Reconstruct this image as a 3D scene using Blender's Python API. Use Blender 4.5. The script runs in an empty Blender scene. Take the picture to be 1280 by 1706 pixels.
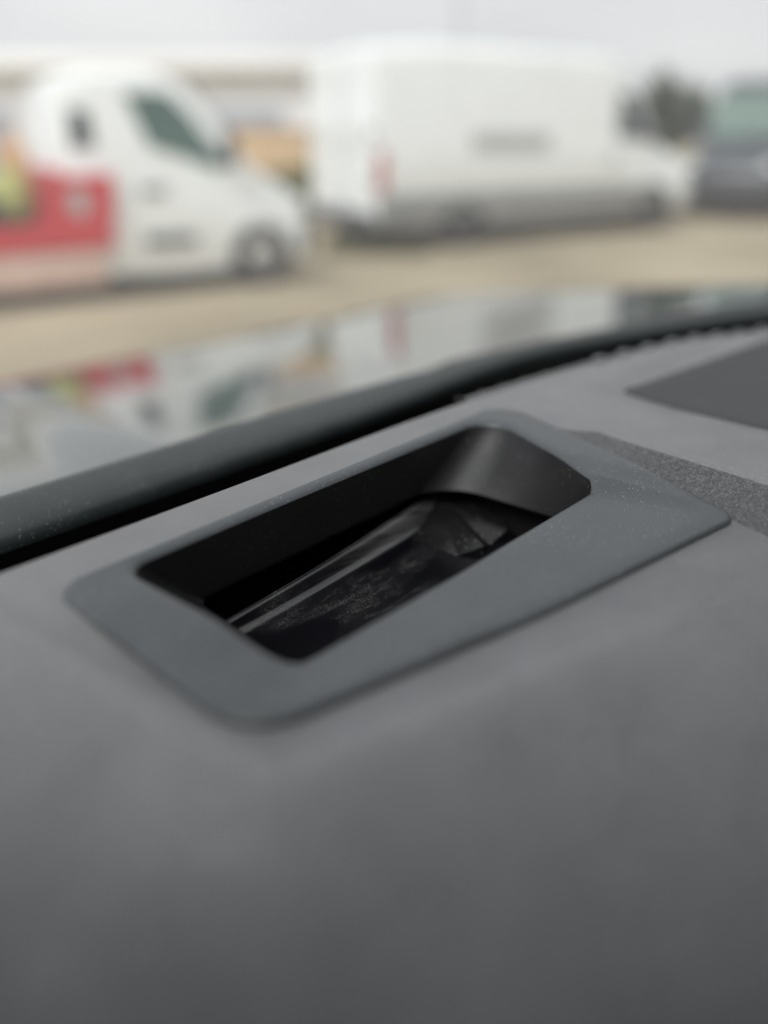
import bpy, bmesh, math, random
import numpy as np
from mathutils import Vector, Matrix

SC = bpy.context.scene
COL = SC.collection
R = math.radians
random.seed(4)

# ------------------------------------------------------------------ camera
EYE = 1.5
cam_d = bpy.data.cameras.new('camera')
cam = bpy.data.objects.new('camera', cam_d)
COL.objects.link(cam)
cam.location = (0, 0, EYE)
cam.rotation_euler = (R(90 - 28.446), 0, 0)
cam_d.sensor_fit = 'VERTICAL'
cam_d.sensor_height = 36.0
cam_d.lens = 36.0 * 1150 / 1706
cam_d.clip_start = 0.01
cam_d.clip_end = 3000
cam_d.dof.use_dof = True
cam_d.dof.focus_distance = 0.385
cam_d.dof.aperture_fstop = 1.3
SC.camera = cam

# ------------------------------------------------------------------ sky, sun, exposure
SUN_EL, SUN_AZ = R(50), R(210)            # azimuth clockwise from +Y
world = bpy.data.worlds.new('World')
SC.world = world
world.use_nodes = True
wn, wl = world.node_tree.nodes, world.node_tree.links
wn.clear()
sky = wn.new('ShaderNodeTexSky')
sky.sky_type = 'NISHITA'
sky.sun_disc = False
sky.sun_elevation = SUN_EL
sky.sun_rotation = SUN_AZ
sky.dust_density = 3.0
hs = wn.new('ShaderNodeHueSaturation')
hs.inputs['Saturation'].default_value = 0.12
mixw = wn.new('ShaderNodeMix')
mixw.data_type = 'RGBA'
mixw.inputs['Factor'].default_value = 0.86     # cloud cover in front of the clear sky
bg = wn.new('ShaderNodeBackground')
bg.inputs['Strength'].default_value = 0.1
wo = wn.new('ShaderNodeOutputWorld')
wl.new(sky.outputs['Color'], hs.inputs['Color'])
wl.new(hs.outputs['Color'], mixw.inputs['A'])
wtc = wn.new('ShaderNodeTexCoord')
wmp = wn.new('ShaderNodeMapping')
wmp.inputs['Scale'].default_value = (1.6, 1.6, 5.0)
wno = wn.new('ShaderNodeTexNoise')
wno.inputs['Scale'].default_value = 1.3
wno.inputs['Detail'].default_value = 6
wra = wn.new('ShaderNodeValToRGB')             # soft tone in the cloud layer
wra.color_ramp.elements[0].position = 0.3
wra.color_ramp.elements[0].color = (3.7, 3.76, 3.9, 1)
wra.color_ramp.elements[1].position = 0.7
wra.color_ramp.elements[1].color = (5.35, 5.36, 5.38, 1)
wl.new(wtc.outputs['Generated'], wmp.inputs['Vector'])
wl.new(wmp.outputs['Vector'], wno.inputs['Vector'])
wl.new(wno.outputs['Fac'], wra.inputs['Fac'])
wl.new(wra.outputs['Color'], mixw.inputs['B'])
wl.new(mixw.outputs['Result'], bg.inputs['Color'])
wl.new(bg.outputs['Background'], wo.inputs['Surface'])

sun_d = bpy.data.lights.new('sun', 'SUN')
sun_d.energy = 1.4
sun_d.angle = R(30)
sun_d.color = (1.0, 1.0, 0.99)
sun = bpy.data.objects.new('sun', sun_d)
COL.objects.link(sun)
to_sun = Vector((math.sin(SUN_AZ) * math.cos(SUN_EL), math.cos(SUN_AZ) * math.cos(SUN_EL), math.sin(SUN_EL)))
sun.rotation_euler = to_sun.to_track_quat('Z', 'Y').to_euler()

vs = SC.view_settings
vs.view_transform = 'Standard'
vs.look = 'None'
vs.exposure = 0.9
vs.gamma = 1.0
vs.use_curve_mapping = False
SC.render.engine = 'CYCLES'
SC.cycles.use_denoising = True
SC.cycles.max_bounces = 10
SC.cycles.transparent_max_bounces = 12
SC.cycles.caustics_reflective = False
SC.cycles.caustics_refractive = False

# ------------------------------------------------------------------ materials
def lin(c):
    return tuple(((v / 255) / 12.92 if v / 255 <= 0.04045 else ((v / 255 + 0.055) / 1.055) ** 2.4) for v in c)

def mat(name, col, rough=0.5, metal=0.0, coat=0.0, spec=0.5, var=0.0, vscale=8.0, bump=0.0, bscale=300.0,
        dust=0.0, dscale=900.0, dcol=(0.5, 0.5, 0.5), grain=False, bdist=0.0004):
    m = bpy.data.materials.new(name)
    m.use_nodes = True
    n, l = m.node_tree.nodes, m.node_tree.links
    p = n['Principled BSDF']
    p.inputs['Base Color'].default_value = (*col, 1)
    p.inputs['Roughness'].default_value = rough
    p.inputs['Metallic'].default_value = metal
    p.inputs['Coat Weight'].default_value = coat
    p.inputs['Coat Roughness'].default_value = 0.04
    p.inputs['Specular IOR Level'].default_value = spec
    tc = n.new('ShaderNodeTexCoord')
    src = None
    if var:
        t = n.new('ShaderNodeTexNoise')
        t.inputs['Scale'].default_value = vscale
        t.inputs['Detail'].default_value = 6
        l.new(tc.outputs['Object'], t.inputs['Vector'])
        mr = n.new('ShaderNodeMapRange')
        mr.inputs['From Min'].default_value = 0.3
        mr.inputs['From Max'].default_value = 0.7
        mr.inputs['To Min'].default_value = 1 - var
        mr.inputs['To Max'].default_value = 1 + var
        l.new(t.outputs['Fac'], mr.inputs['Value'])
        mx = n.new('ShaderNodeMix')
        mx.data_type = 'RGBA'
        mx.blend_type = 'MULTIPLY'
        mx.inputs['Factor'].default_value = 1
        mx.inputs['A'].default_value = (*col, 1)
        l.new(mr.outputs['Result'], mx.inputs['B'])
        src = mx.outputs['Result']
        rr = n.new('ShaderNodeMapRange')
        rr.inputs['From Min'].default_value = 0.3
        rr.inputs['From Max'].default_value = 0.7
        rr.inputs['To Min'].default_value = max(0.02, rough * (1 - var))
        rr.inputs['To Max'].default_value = min(1, rough * (1 + var))
        l.new(t.outputs['Fac'], rr.inputs['Value'])
        l.new(rr.outputs['Result'], p.inputs['Roughness'])
    if dust:
        v = n.new('ShaderNodeTexVoronoi')
        v.inputs['Scale'].default_value = dscale
        l.new(tc.outputs['Object'], v.inputs['Vector'])
        near = n.new('ShaderNodeMath')
        near.operation = 'LESS_THAN'
        near.inputs[1].default_value = 0.30
        l.new(v.outputs['Distance'], near.inputs[0])
        sep = n.new('ShaderNodeSeparateColor')
        l.new(v.outputs['Color'], sep.inputs['Color'])
        few = n.new('ShaderNodeMath')
        few.operation = 'LESS_THAN'
        few.inputs[1].default_value = dust
        l.new(sep.outputs['Red'], few.inputs[0])
        cl = n.new('ShaderNodeTexNoise')
        cl.inputs['Scale'].default_value = 30
        cl.inputs['Detail'].default_value = 4
        l.new(tc.outputs['Object'], cl.inputs['Vector'])
        cr = n.new('ShaderNodeMapRange')
        cr.inputs['From Min'].default_value = 0.30
        cr.inputs['From Max'].default_value = 0.62
        l.new(cl.outputs['Fac'], cr.inputs['Value'])
        a1 = n.new('ShaderNodeMath'); a1.operation = 'MULTIPLY'
        a2 = n.new('ShaderNodeMath'); a2.operation = 'MULTIPLY'
        l.new(near.outputs[0], a1.inputs[0]); l.new(few.outputs[0], a1.inputs[1])
        l.new(a1.outputs[0], a2.inputs[0]); l.new(cr.outputs['Result'], a2.inputs[1])
        md = n.new('ShaderNodeMix')
        md.data_type = 'RGBA'
        l.new(a2.outputs[0], md.inputs['Factor'])
        if src is not None:
            l.new(src, md.inputs['A'])
        else:
            md.inputs['A'].default_value = (*col, 1)
        md.inputs['B'].default_value = (*dcol, 1)
        src = md.outputs['Result']
    if src is not None:
        l.new(src, p.inputs['Base Color'])
    if bump:
        if grain:
            b = n.new('ShaderNodeTexVoronoi')
            b.feature = 'DISTANCE_TO_EDGE'
            wob = n.new('ShaderNodeTexNoise')
            wob.inputs['Scale'].default_value = 260
            l.new(tc.outputs['Object'], wob.inputs['Vector'])
            ad = n.new('ShaderNodeMix'); ad.data_type = 'RGBA'; ad.blend_type = 'LINEAR_LIGHT'
            ad.inputs['Factor'].default_value = 0.004
            l.new(tc.outputs['Object'], ad.inputs['A']); l.new(wob.outputs['Color'], ad.inputs['B'])
            l.new(ad.outputs['Result'], b.inputs['Vector'])
            b.inputs['Scale'].default_value = bscale
            mrg = n.new('ShaderNodeMapRange')
            mrg.inputs['From Max'].default_value = 0.28
            l.new(b.outputs['Distance'], mrg.inputs['Value'])
            out = mrg.outputs['Result']
        else:
            b = n.new('ShaderNodeTexNoise')
            b.inputs['Scale'].default_value = bscale
            b.inputs['Detail'].default_value = 5
            l.new(tc.outputs['Object'], b.inputs['Vector'])
            out = b.outputs['Fac']
        bp = n.new('ShaderNodeBump')
        bp.inputs['Strength'].default_value = bump
        bp.inputs['Distance'].default_value = bdist
        l.new(out, bp.inputs['Height'])
        l.new(bp.outputs['Normal'], p.inputs['Normal'])
    return m

def glass_mat(name, tint, film=0.0, rough=0.0):
    """thin pane: lets light through with a tint and mirrors a Fresnel share"""
    m = bpy.data.materials.new(name)
    m.use_nodes = True
    n, l = m.node_tree.nodes, m.node_tree.links
    n.clear()
    o = n.new('ShaderNodeOutputMaterial')
    mx = n.new('ShaderNodeMixShader')
    t = n.new('ShaderNodeBsdfTransparent')
    t.inputs['Color'].default_value = (*tint, 1)
    g = n.new('ShaderNodeBsdfGlossy')
    g.inputs['Roughness'].default_value = rough
    fr = n.new('ShaderNodeFresnel')
    ge = n.new('ShaderNodeNewGeometry')          # same reflectance from both faces of the thin sheet
    io = n.new('ShaderNodeMapRange')
    io.inputs['To Min'].default_value = 1.45
    io.inputs['To Max'].default_value = 1 / 1.45
    l.new(ge.outputs['Backfacing'], io.inputs['Value'])
    l.new(io.outputs['Result'], fr.inputs['IOR'])
    l.new(fr.outputs['Fac'], mx.inputs['Fac'])
    l.new(t.outputs['BSDF'], mx.inputs[1])
    l.new(g.outputs['BSDF'], mx.inputs[2])
    if film:                                     # translucent film, as of dust, added to veil the view
        tr = n.new('ShaderNodeBsdfTranslucent')
        tr.inputs['Color'].default_value = (0.9, 0.9, 0.9, 1)
        m2 = n.new('ShaderNodeMixShader')
        m2.inputs['Fac'].default_value = film
        l.new(mx.outputs['Shader'], m2.inputs[1]); l.new(tr.outputs['BSDF'], m2.inputs[2])
        l.new(m2.outputs['Shader'], o.inputs['Surface'])
    else:
        l.new(mx.outputs['Shader'], o.inputs['Surface'])
    return m

M = {
    'dash': mat('soft_touch_grey', (0.186, 0.188, 0.198), 0.30, spec=1.0, var=0.10, vscale=26, bump=0.55, bscale=1900, grain=True,
                dust=0.08, dscale=1500, dcol=(0.40, 0.40, 0.41), bdist=0.0003),
    'leather': mat('leather_grained_grey', (0.152, 0.154, 0.161), 0.38, spec=0.8, var=0.10, vscale=26, bump=1.0, bscale=760, grain=True, bdist=0.0006),
    'bezel': mat('smooth_dark_plastic', (0.076, 0.083, 0.088), 0.40, var=0.13, vscale=24, dust=0.06, dscale=1300,
                 dcol=(0.55, 0.55, 0.55), bump=0.12, bscale=2600, bdist=0.0001),
    'wall': mat('opening_shaded_plastic', (0.022, 0.022, 0.0235), 0.5, var=0.12, vscale=30, dust=0.03, dscale=1100, dcol=(0.4, 0.4, 0.4)),  # bezel plastic made near black, shade of the opening put into the colour
    'facet': mat('facet_black', (0.012, 0.012, 0.013), 0.22, var=0.2, vscale=60, dust=0.05, dscale=900),
    'pit': mat('matt_black', (0.006, 0.006, 0.006), 0.8),
    'grille': mat('grille_plastic', (0.052, 0.052, 0.056), 0.7, var=0.06, vscale=30, bump=0.5, bscale=900, bdist=0.0003),
    'vent': mat('vent_plastic', (0.012, 0.012, 0.012), 0.5, var=0.1, vscale=40),
    'frit': mat('ceramic_band', (0.030, 0.037, 0.039), 0.36, var=0.12, vscale=30, dust=0.08, dscale=1000, dcol=(0.4, 0.42, 0.42)),
    'rubber': mat('black_rubber', (0.015, 0.016, 0.017), 0.6, var=0.1, vscale=20),
    'wiper': mat('wiper_black', (0.008, 0.010, 0.014), 0.6, spec=0.3, var=0.1, vscale=20),
    'headliner': mat('headliner_cloth', (0.07, 0.07, 0.072), 0.95, bump=0.3, bscale=700),
    'paint_dark': mat('clearcoat_grey', (0.022, 0.034, 0.032), 0.05, metal=0.0, coat=0.6, spec=0.5),
    'white': mat('white_paint', (0.85, 0.88, 0.88), 0.3, coat=0.4, var=0.03, vscale=2),
    'navy': mat('dark_blue_grey_paint', (0.028, 0.036, 0.044), 0.3, coat=0.6, var=0.06, vscale=3),
    'red': mat('red_paint', (0.56, 0.035, 0.045), 0.4, var=0.08, vscale=4),
    'skirt': mat('faded_cream_paint', (0.62, 0.45, 0.38), 0.5, var=0.1, vscale=3),
    'window': mat('tinted_window', (0.045, 0.105, 0.085), 0.08, coat=0.3, var=0.15, vscale=2.5),
    'dark_glass': mat('dark_window', (0.03, 0.045, 0.045), 0.1, var=0.15, vscale=2),
    'pale_glass': mat('pale_green_windscreen', (0.16, 0.23, 0.20), 0.1, var=0.2, vscale=2),  # pale veil over the glass put into its base colour
    'trim': mat('dark_grey_trim', (0.07, 0.072, 0.075), 0.65, var=0.12, vscale=5),
    'sill': mat('grey_sill', (0.22, 0.225, 0.22), 0.6, var=0.1, vscale=3),
    'tyre': mat('tyre_rubber', (0.022, 0.022, 0.022), 0.85, var=0.2, vscale=12),
    'steel': mat('wheel_steel', (0.20, 0.18, 0.165), 0.5, metal=0.2, var=0.2, vscale=10),
    'lamp_red': mat('tail_lamp_red', (0.42, 0.03, 0.03), 0.2, coat=0.5, var=0.05),
    'lamp_clear': mat('lamp_clear', (0.75, 0.77, 0.78), 0.12, coat=0.6, var=0.05),
    'mark': mat('grey_lettering', (0.42, 0.43, 0.42), 0.5, var=0.06, vscale=9),
    'wallpaint': mat('pale_cladding', (0.80, 0.80, 0.81), 0.7, var=0.05, vscale=0.6),
    'fascia': mat('white_fascia', (0.88, 0.88, 0.87), 0.6, var=0.04, vscale=0.8),
    'bluegrey': mat('blue_grey_shutter', (0.34, 0.37, 0.42), 0.6, var=0.08, vscale=1.0),
    'ochre': mat('ochre_render', (0.58, 0.42, 0.26), 0.85, var=0.15, vscale=1.4),
    'lime': mat('lime_fabric', (0.42, 0.43, 0.16), 0.8, var=0.15, vscale=7),
    'orange': mat('orange_fabric', (0.58, 0.36, 0.20), 0.8, var=0.15, vscale=7),
    'crate': mat('charcoal_plastic', (0.04, 0.042, 0.045), 0.6, var=0.1, vscale=7),
    'bark': mat('bark', (0.09, 0.065, 0.045), 0.9, var=0.3, vscale=9),
    'mast': mat('galvanised', (0.45, 0.46, 0.47), 0.5, var=0.1, vscale=4),
}
WINDSCREEN = glass_mat('windscreen_glass', (0.935, 0.945, 0.943), 0.07)

def leaf_mat(name, a, b):
    m = mat(name, a, 0.6)
    n, l = m.node_tree.nodes, m.node_tree.links
    g = n.new('ShaderNodeNewGeometry')
    mx = n.new('ShaderNodeMix'); mx.data_type = 'RGBA'
    mx.inputs['A'].default_value = (*a, 1); mx.inputs['B'].default_value = (*b, 1)
    l.new(g.outputs['Random Per Island'], mx.inputs['Factor'])
    l.new(mx.outputs['Result'], n['Principled BSDF'].inputs['Base Color'])
    return m
M['leaf'] = leaf_mat('tree_leaves', (0.035, 0.06, 0.022), (0.10, 0.13, 0.055))
M['leaf2'] = leaf_mat('bush_leaves', (0.10, 0.14, 0.03), (0.26, 0.25, 0.07))
M['weed'] = leaf_mat('weed_blades', (0.10, 0.10, 0.035), (0.20, 0.17, 0.07))

def ground_mat():
    m = mat('sandy_ground', (0.44, 0.36, 0.26), 0.95)
    n, l = m.node_tree.nodes, m.node_tree.links
    p = n['Principled BSDF']
    tc = n.new('ShaderNodeTexCoord')
    t1 = n.new('ShaderNodeTexNoise'); t1.inputs['Scale'].default_value = 0.35; t1.inputs['Detail'].default_value = 8
    t2 = n.new('ShaderNodeTexNoise'); t2.inputs['Scale'].default_value = 14; t2.inputs['Detail'].default_value = 8
    for t in (t1, t2):
        l.new(tc.outputs['Object'], t.inputs['Vector'])
    r1 = n.new('ShaderNodeValToRGB')
    r1.color_ramp.elements[0].position = 0.35; r1.color_ramp.elements[0].color = (0.27, 0.225, 0.15, 1)
    r1.color_ramp.elements[1].position = 0.65; r1.color_ramp.elements[1].color = (0.48, 0.41, 0.288, 1)
    l.new(t1.outputs['Fac'], r1.inputs['Fac'])
    r2 = n.new('ShaderNodeMapRange'); r2.inputs['To Min'].default_value = 0.75; r2.inputs['To Max'].default_value = 1.2
    l.new(t2.outputs['Fac'], r2.inputs['Value'])
    mx = n.new('ShaderNodeMix'); mx.data_type = 'RGBA'; mx.blend_type = 'MULTIPLY'; mx.inputs['Factor'].default_value = 1
    l.new(r1.outputs['Color'], mx.inputs['A']); l.new(r2.outputs['Result'], mx.inputs['B'])
    l.new(mx.outputs['Result'], p.inputs['Base Color'])
    b = n.new('ShaderNodeBump'); b.inputs['Strength'].default_value = 0.6; b.inputs['Distance'].default_value = 0.03
    l.new(t2.outputs['Fac'], b.inputs['Height']); l.new(b.outputs['Normal'], p.inputs['Normal'])
    return m
M['ground'] = ground_mat()

def cover_mat():
    """black glossy cover with patches of fine wiped dust and a painted lip sheen"""
    m = bpy.data.materials.new('dusty_black_cover')
    m.use_nodes = True
    n, l = m.node_tree.nodes, m.node_tree.links
    p = n['Principled BSDF']
    tc = n.new('ShaderNodeTexCoord')
    def noise(scale, rot, sc, detail, lo, hi, dist=0.0):
        mp = n.new('ShaderNodeMapping')
        mp.inputs['Rotation'].default_value = (0, 0, rot)
        mp.inputs['Scale'].default_value = sc
        l.new(tc.outputs['Object'], mp.inputs['Vector'])
        t = n.new('ShaderNodeTexNoise'); t.inputs['Scale'].default_value = scale; t.inputs['Detail'].default_value = detail
        t.inputs['Distortion'].default_value = dist
        l.new(mp.outputs['Vector'], t.inputs['Vector'])
        r = n.new('ShaderNodeMapRange'); r.inputs['From Min'].default_value = lo; r.inputs['From Max'].default_value = hi
        l.new(t.outputs['Fac'], r.inputs['Value'])
        return r.outputs['Result']
    def mul(a, b):
        x = n.new('ShaderNodeMath'); x.operation = 'MULTIPLY'
        l.new(a, x.inputs[0])
        if isinstance(b, float):
            x.inputs[1].default_value = b
        else:
            l.new(b, x.inputs[1])
        return x.outputs[0]
    patch = noise(1.0, -0.15, (16, 40, 20), 4, 0.46, 0.70, 0.6)
    swipe = noise(1.0, 0.35, (70, 190, 70), 4, 0.38, 0.7, 0.5)
    fine = noise(1900, 0, (1, 1, 1), 2, 0.52, 0.70)
    dust = mul(mul(patch, fine), swipe)
    sx = n.new('ShaderNodeSeparateXYZ')
    l.new(tc.outputs['Object'], sx.inputs['Vector'])
    def mad(a, k, c):
        x = n.new('ShaderNodeMath'); x.operation = 'MULTIPLY_ADD'
        l.new(a, x.inputs[0]); x.inputs[1].default_value = k
        if isinstance(c, float):
            x.inputs[2].default_value = c
        else:
            l.new(c, x.inputs[2])
        return x.outputs[0]
    def ramp(a, lo, hi):
        r = n.new('ShaderNodeMapRange'); r.interpolation_type = 'SMOOTHSTEP'
        r.inputs['From Min'].default_value = lo; r.inputs['From Max'].default_value = hi
        l.new(a, r.inputs['Value'])
        return r.outputs['Result']
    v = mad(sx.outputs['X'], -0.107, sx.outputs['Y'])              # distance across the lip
    lip_sheen = mul(ramp(v, 0.2355, 0.2385), ramp(sx.outputs['X'], 0.19, 0.325))
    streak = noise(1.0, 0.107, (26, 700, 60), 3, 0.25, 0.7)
    film = mul(mul(lip_sheen, streak), 0.32)  # pale reflection along the lip put into the colour, fading leftwards
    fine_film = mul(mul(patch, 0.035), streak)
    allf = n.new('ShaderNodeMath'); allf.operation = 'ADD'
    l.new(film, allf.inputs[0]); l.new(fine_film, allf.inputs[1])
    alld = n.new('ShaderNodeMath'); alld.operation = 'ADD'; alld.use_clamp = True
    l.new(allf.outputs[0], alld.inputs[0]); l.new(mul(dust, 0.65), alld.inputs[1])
    dust = alld.outputs[0]  # dust patches plus the painted lip reflection
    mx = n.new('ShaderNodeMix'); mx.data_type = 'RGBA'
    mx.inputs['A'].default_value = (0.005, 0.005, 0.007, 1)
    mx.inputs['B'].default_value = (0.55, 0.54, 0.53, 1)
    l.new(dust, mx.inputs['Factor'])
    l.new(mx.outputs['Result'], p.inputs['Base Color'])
    ro = n.new('ShaderNodeMapRange'); ro.inputs['To Min'].default_value = 0.10; ro.inputs['To Max'].default_value = 0.2
    l.new(patch, ro.inputs['Value'])
    l.new(ro.outputs['Result'], p.inputs['Roughness'])
    p.inputs['IOR'].default_value = 1.8
    return m
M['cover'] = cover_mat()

# ------------------------------------------------------------------ mesh helpers
class MB:
    def __init__(self):
        self.v, self.f = [], []
    def add(self, vs_, fs):
        o = len(self.v)
        self.v += [tuple(p) for p in vs_]
        self.f += [tuple(i + o for i in q) for q in fs]
    def box(self, c, s, rz=0.0, bev=0.0):
        bm = bmesh.new()
        bmesh.ops.create_cube(bm, size=1)
        bmesh.ops.scale(bm, vec=s, verts=bm.verts)
        if bev:
            bmesh.ops.bevel(bm, geom=bm.edges[:], offset=bev, segments=3, profile=0.5, affect='EDGES')
        bmesh.ops.rotate(bm, cent=(0, 0, 0), matrix=Matrix.Rotation(rz, 3, 'Z'), verts=bm.verts)
        bmesh.ops.translate(bm, vec=c, verts=bm.verts)
        self.bm(bm)
    def bm(self, bm):
        bm.verts.index_update()
        self.add([v.co[:] for v in bm.verts], [[v.index for v in f.verts] for f in bm.faces])
        bm.free()
    def loft(self, loops, closed=True, cap0=False, cap1=False):
        o = len(self.v)
        n = len(loops[0])
        for L in loops:
            self.v += [tuple(p) for p in L]
        for k in range(len(loops) - 1):
            for i in range(n if closed else n - 1):
                j = (i + 1) % n
                self.f.append((o + k * n + i, o + k * n + j, o + (k + 1) * n + j, o + (k + 1) * n + i))
        if cap0:
            self.f.append(tuple(o + i for i in reversed(range(n))))
        if cap1:
            self.f.append(tuple(o + (len(loops) - 1) * n + i for i in range(n)))
    def grid(self, rows):
        self.loft(rows, closed=False)
    def tube(self, pts, r, n=10, cap=True):
        pts = [Vector(p) for p in pts]
        rs = r if isinstance(r, (list, tuple)) else [r] * len(pts)
        loops = []
        for i, p in enumerate(pts):
            d = (pts[min(i + 1, len(pts) - 1)] - pts[max(i - 1, 0)]).normalized()
            up = Vector((0, 0, 1)) if abs(d.z) < 0.9 else Vector((1, 0, 0))
            a = d.cross(up).normalized(); b = d.cross(a).normalized()
            loops.append([p + (a * math.cos(t) + b * math.sin(t)) * rs[i] for t in [2 * math.pi * k / n for k in range(n)]])
        self.loft(loops, True, cap, cap)
    def prism(self, poly, thick):
        """poly: 3-D outline; extruded by the vector thick"""
        n = len(poly)
        t = Vector(thick)
        P = [Vector(p) for p in poly]
        self.add(P + [p + t for p in P],
                 [tuple(range(n)), tuple(range(2 * n - 1, n - 1, -1))] + [(i, i + n, (i + 1) % n + n, (i + 1) % n) for i in range(n)])
    def build(self, name, m, parent=None, smooth=40, sub=0):
        me = bpy.data.meshes.new(name)
        me.from_pydata(self.v, [], self.f)
        bm = bmesh.new()
        bm.from_mesh(me)
        bmesh.ops.remove_doubles(bm, verts=bm.verts, dist=1e-6)
        bmesh.ops.recalc_face_normals(bm, faces=bm.faces)
        bm.to_mesh(me)
        bm.free()
        me.materials.append(m)
        if smooth:
            me.polygons.foreach_set('use_smooth', [True] * len(me.polygons))
            me.set_sharp_from_angle(angle=R(smooth))
        me.update()
        o = bpy.data.objects.new(name, me)
        COL.objects.link(o)
        if parent is not None:
            o.parent = parent
        return o

def tag(o, label=None, cat=None, group=None, kind=None):
    for k, v in (('label', label), ('category', cat), ('group', group), ('kind', kind)):
        if v:
            o[k] = v
    return o

def empty(name, loc, rz=0.0):
    o = bpy.data.objects.new(name, None)
    COL.objects.link(o)
    o.location = loc
    o.rotation_euler = (0, 0, rz)
    return o

def rounded(corners, ne=20, nc=12):
    """corners: (x, y, r, z); closed loop with matched point counts"""
    out = []
    n = len(corners)
    cs = [Vector((c[0], c[1])) for c in corners]
    arcs = []
    for i in range(n):
        p, q, s = cs[i - 1], cs[i], cs[(i + 1) % n]
        u, v = (p - q).normalized(), (s - q).normalized()
        half = u.angle(v) / 2
        d = corners[i][2] / math.tan(half)
        A, B = q + u * d, q + v * d
        ctr = q + (u + v).normalized() * (corners[i][2] / math.sin(half))
        a0 = math.atan2(A.y - ctr.y, A.x - ctr.x)
        a1 = math.atan2(B.y - ctr.y, B.x - ctr.x)
        da = (a1 - a0 + math.pi) % (2 * math.pi) - math.pi
        z = corners[i][3]
        z0, z1 = z if isinstance(z, tuple) else (z, z)
        arcs.append([(ctr.x + math.cos(a0 + da * k / nc) * corners[i][2], ctr.y + math.sin(a0 + da * k / nc) * corners[i][2],
                      z0 + (z1 - z0) * (k / nc) ** 2 * (3 - 2 * k / nc)) for k in range(nc + 1)])
    for i in range(n):
        out += arcs[i]
        a, b = arcs[i][-1], arcs[(i + 1) % n][0]
        for k in range(1, ne):
            t = k / ne
            u = min(1, max(0, (t - 0.6) / 0.4)) if b[2] < a[2] else min(1, t / 0.4)   # height change kept at the lower corner
            tz = u * u * (3 - 2 * u)
            out.append((a[0] + (b[0] - a[0]) * t, a[1] + (b[1] - a[1]) * t, a[2] + (b[2] - a[2]) * tz))
    return out

def offset(corners, d, dz=0.0, dr=None):
    """grow a convex corner list outward by d"""
    n = len(corners)
    P = [Vector((c[0], c[1])) for c in corners]
    cen = sum(P, Vector((0, 0))) / n
    lines = []
    for i in range(n):
        a, b = P[i], P[(i + 1) % n]
        t = (b - a).normalized()
        nn = Vector((t.y, -t.x))
        if nn.dot(a - cen) < 0:
            nn = -nn
        lines.append((a + nn * d, t))
    out = []
    for i in range(n):
        (a, t), (b, s) = lines[i - 1], lines[i]
        den = t.x * s.y - t.y * s.x
        k = ((b.x - a.x) * s.y - (b.y - a.y) * s.x) / den
        q = a + t * k
        out.append((q.x, q.y, max(0.0008, corners[i][2] + (d if dr is None else dr)),
                    tuple(z + dz for z in corners[i][3]) if isinstance(corners[i][3], tuple) else corners[i][3] + dz))
    return out

def sstep(x, a, b):
    t = np.clip((x - a) / (b - a), 0, 1)
    return t * t * (3 - 2 * t)

# ------------------------------------------------------------------ ground
g = MB()
N = 60
xs = [math.copysign(abs(t) ** 2.2, t) * 1500 for t in np.linspace(-1, 1, N)]
g.grid([[(x, y, 0.0) for x in xs] for y in xs])
go = tag(g.build('ground', M['ground'], smooth=0), kind='structure')

# ==================================================================== the car we sit in
# car frame: x to the right, y to the front, z up; camera above the origin
H0 = EYE - 0.17                       # height of the dashboard top
car = empty('car', (0, 0, 0), R(45))
tag(car, 'car seen from its driver seat, grey dashboard with an open head-up display recess', 'car')

OUTER = [(0.071, 0.2765, 0.013, 0.0), (0.405, 0.2815, 0.020, 0.0), (0.3555, 0.0915, 0.012, -0.003), (0.215, 0.1165, 0.50, -0.003), (0.0835, 0.1475, 0.030, -0.002)]
INNER = [(0.102, 0.2685, 0.010, 0.0), (0.3745, 0.270, 0.020, 0.0), (0.3400, 0.1668, 0.009, (-0.0025, -0.0085)), (0.215, 0.1682, 0.06, -0.009), (0.1175, 0.1710, 0.013, (-0.0095, -0.004))]
FLOOR = [(0.138, 0.272, 0.004, -0.040), (0.333, 0.275, 0.034, -0.040), (0.350, 0.160, 0.022, -0.040), (0.24, 0.1605, 0.06, -0.040), (0.142, 0.165, 0.008, -0.040)]

def edge_b(a):                        # windscreen-side edge of the dashboard
    return 0.3095 - 0.30 * np.maximum(0, a - 0.29) ** 2 - 0.25 * np.maximum(0, 0.0 - a) ** 2

def a_right(b):                       # right side of the display bezel
    return 0.404 - 0.26 * np.maximum(0, 0.2815 - b)

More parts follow.
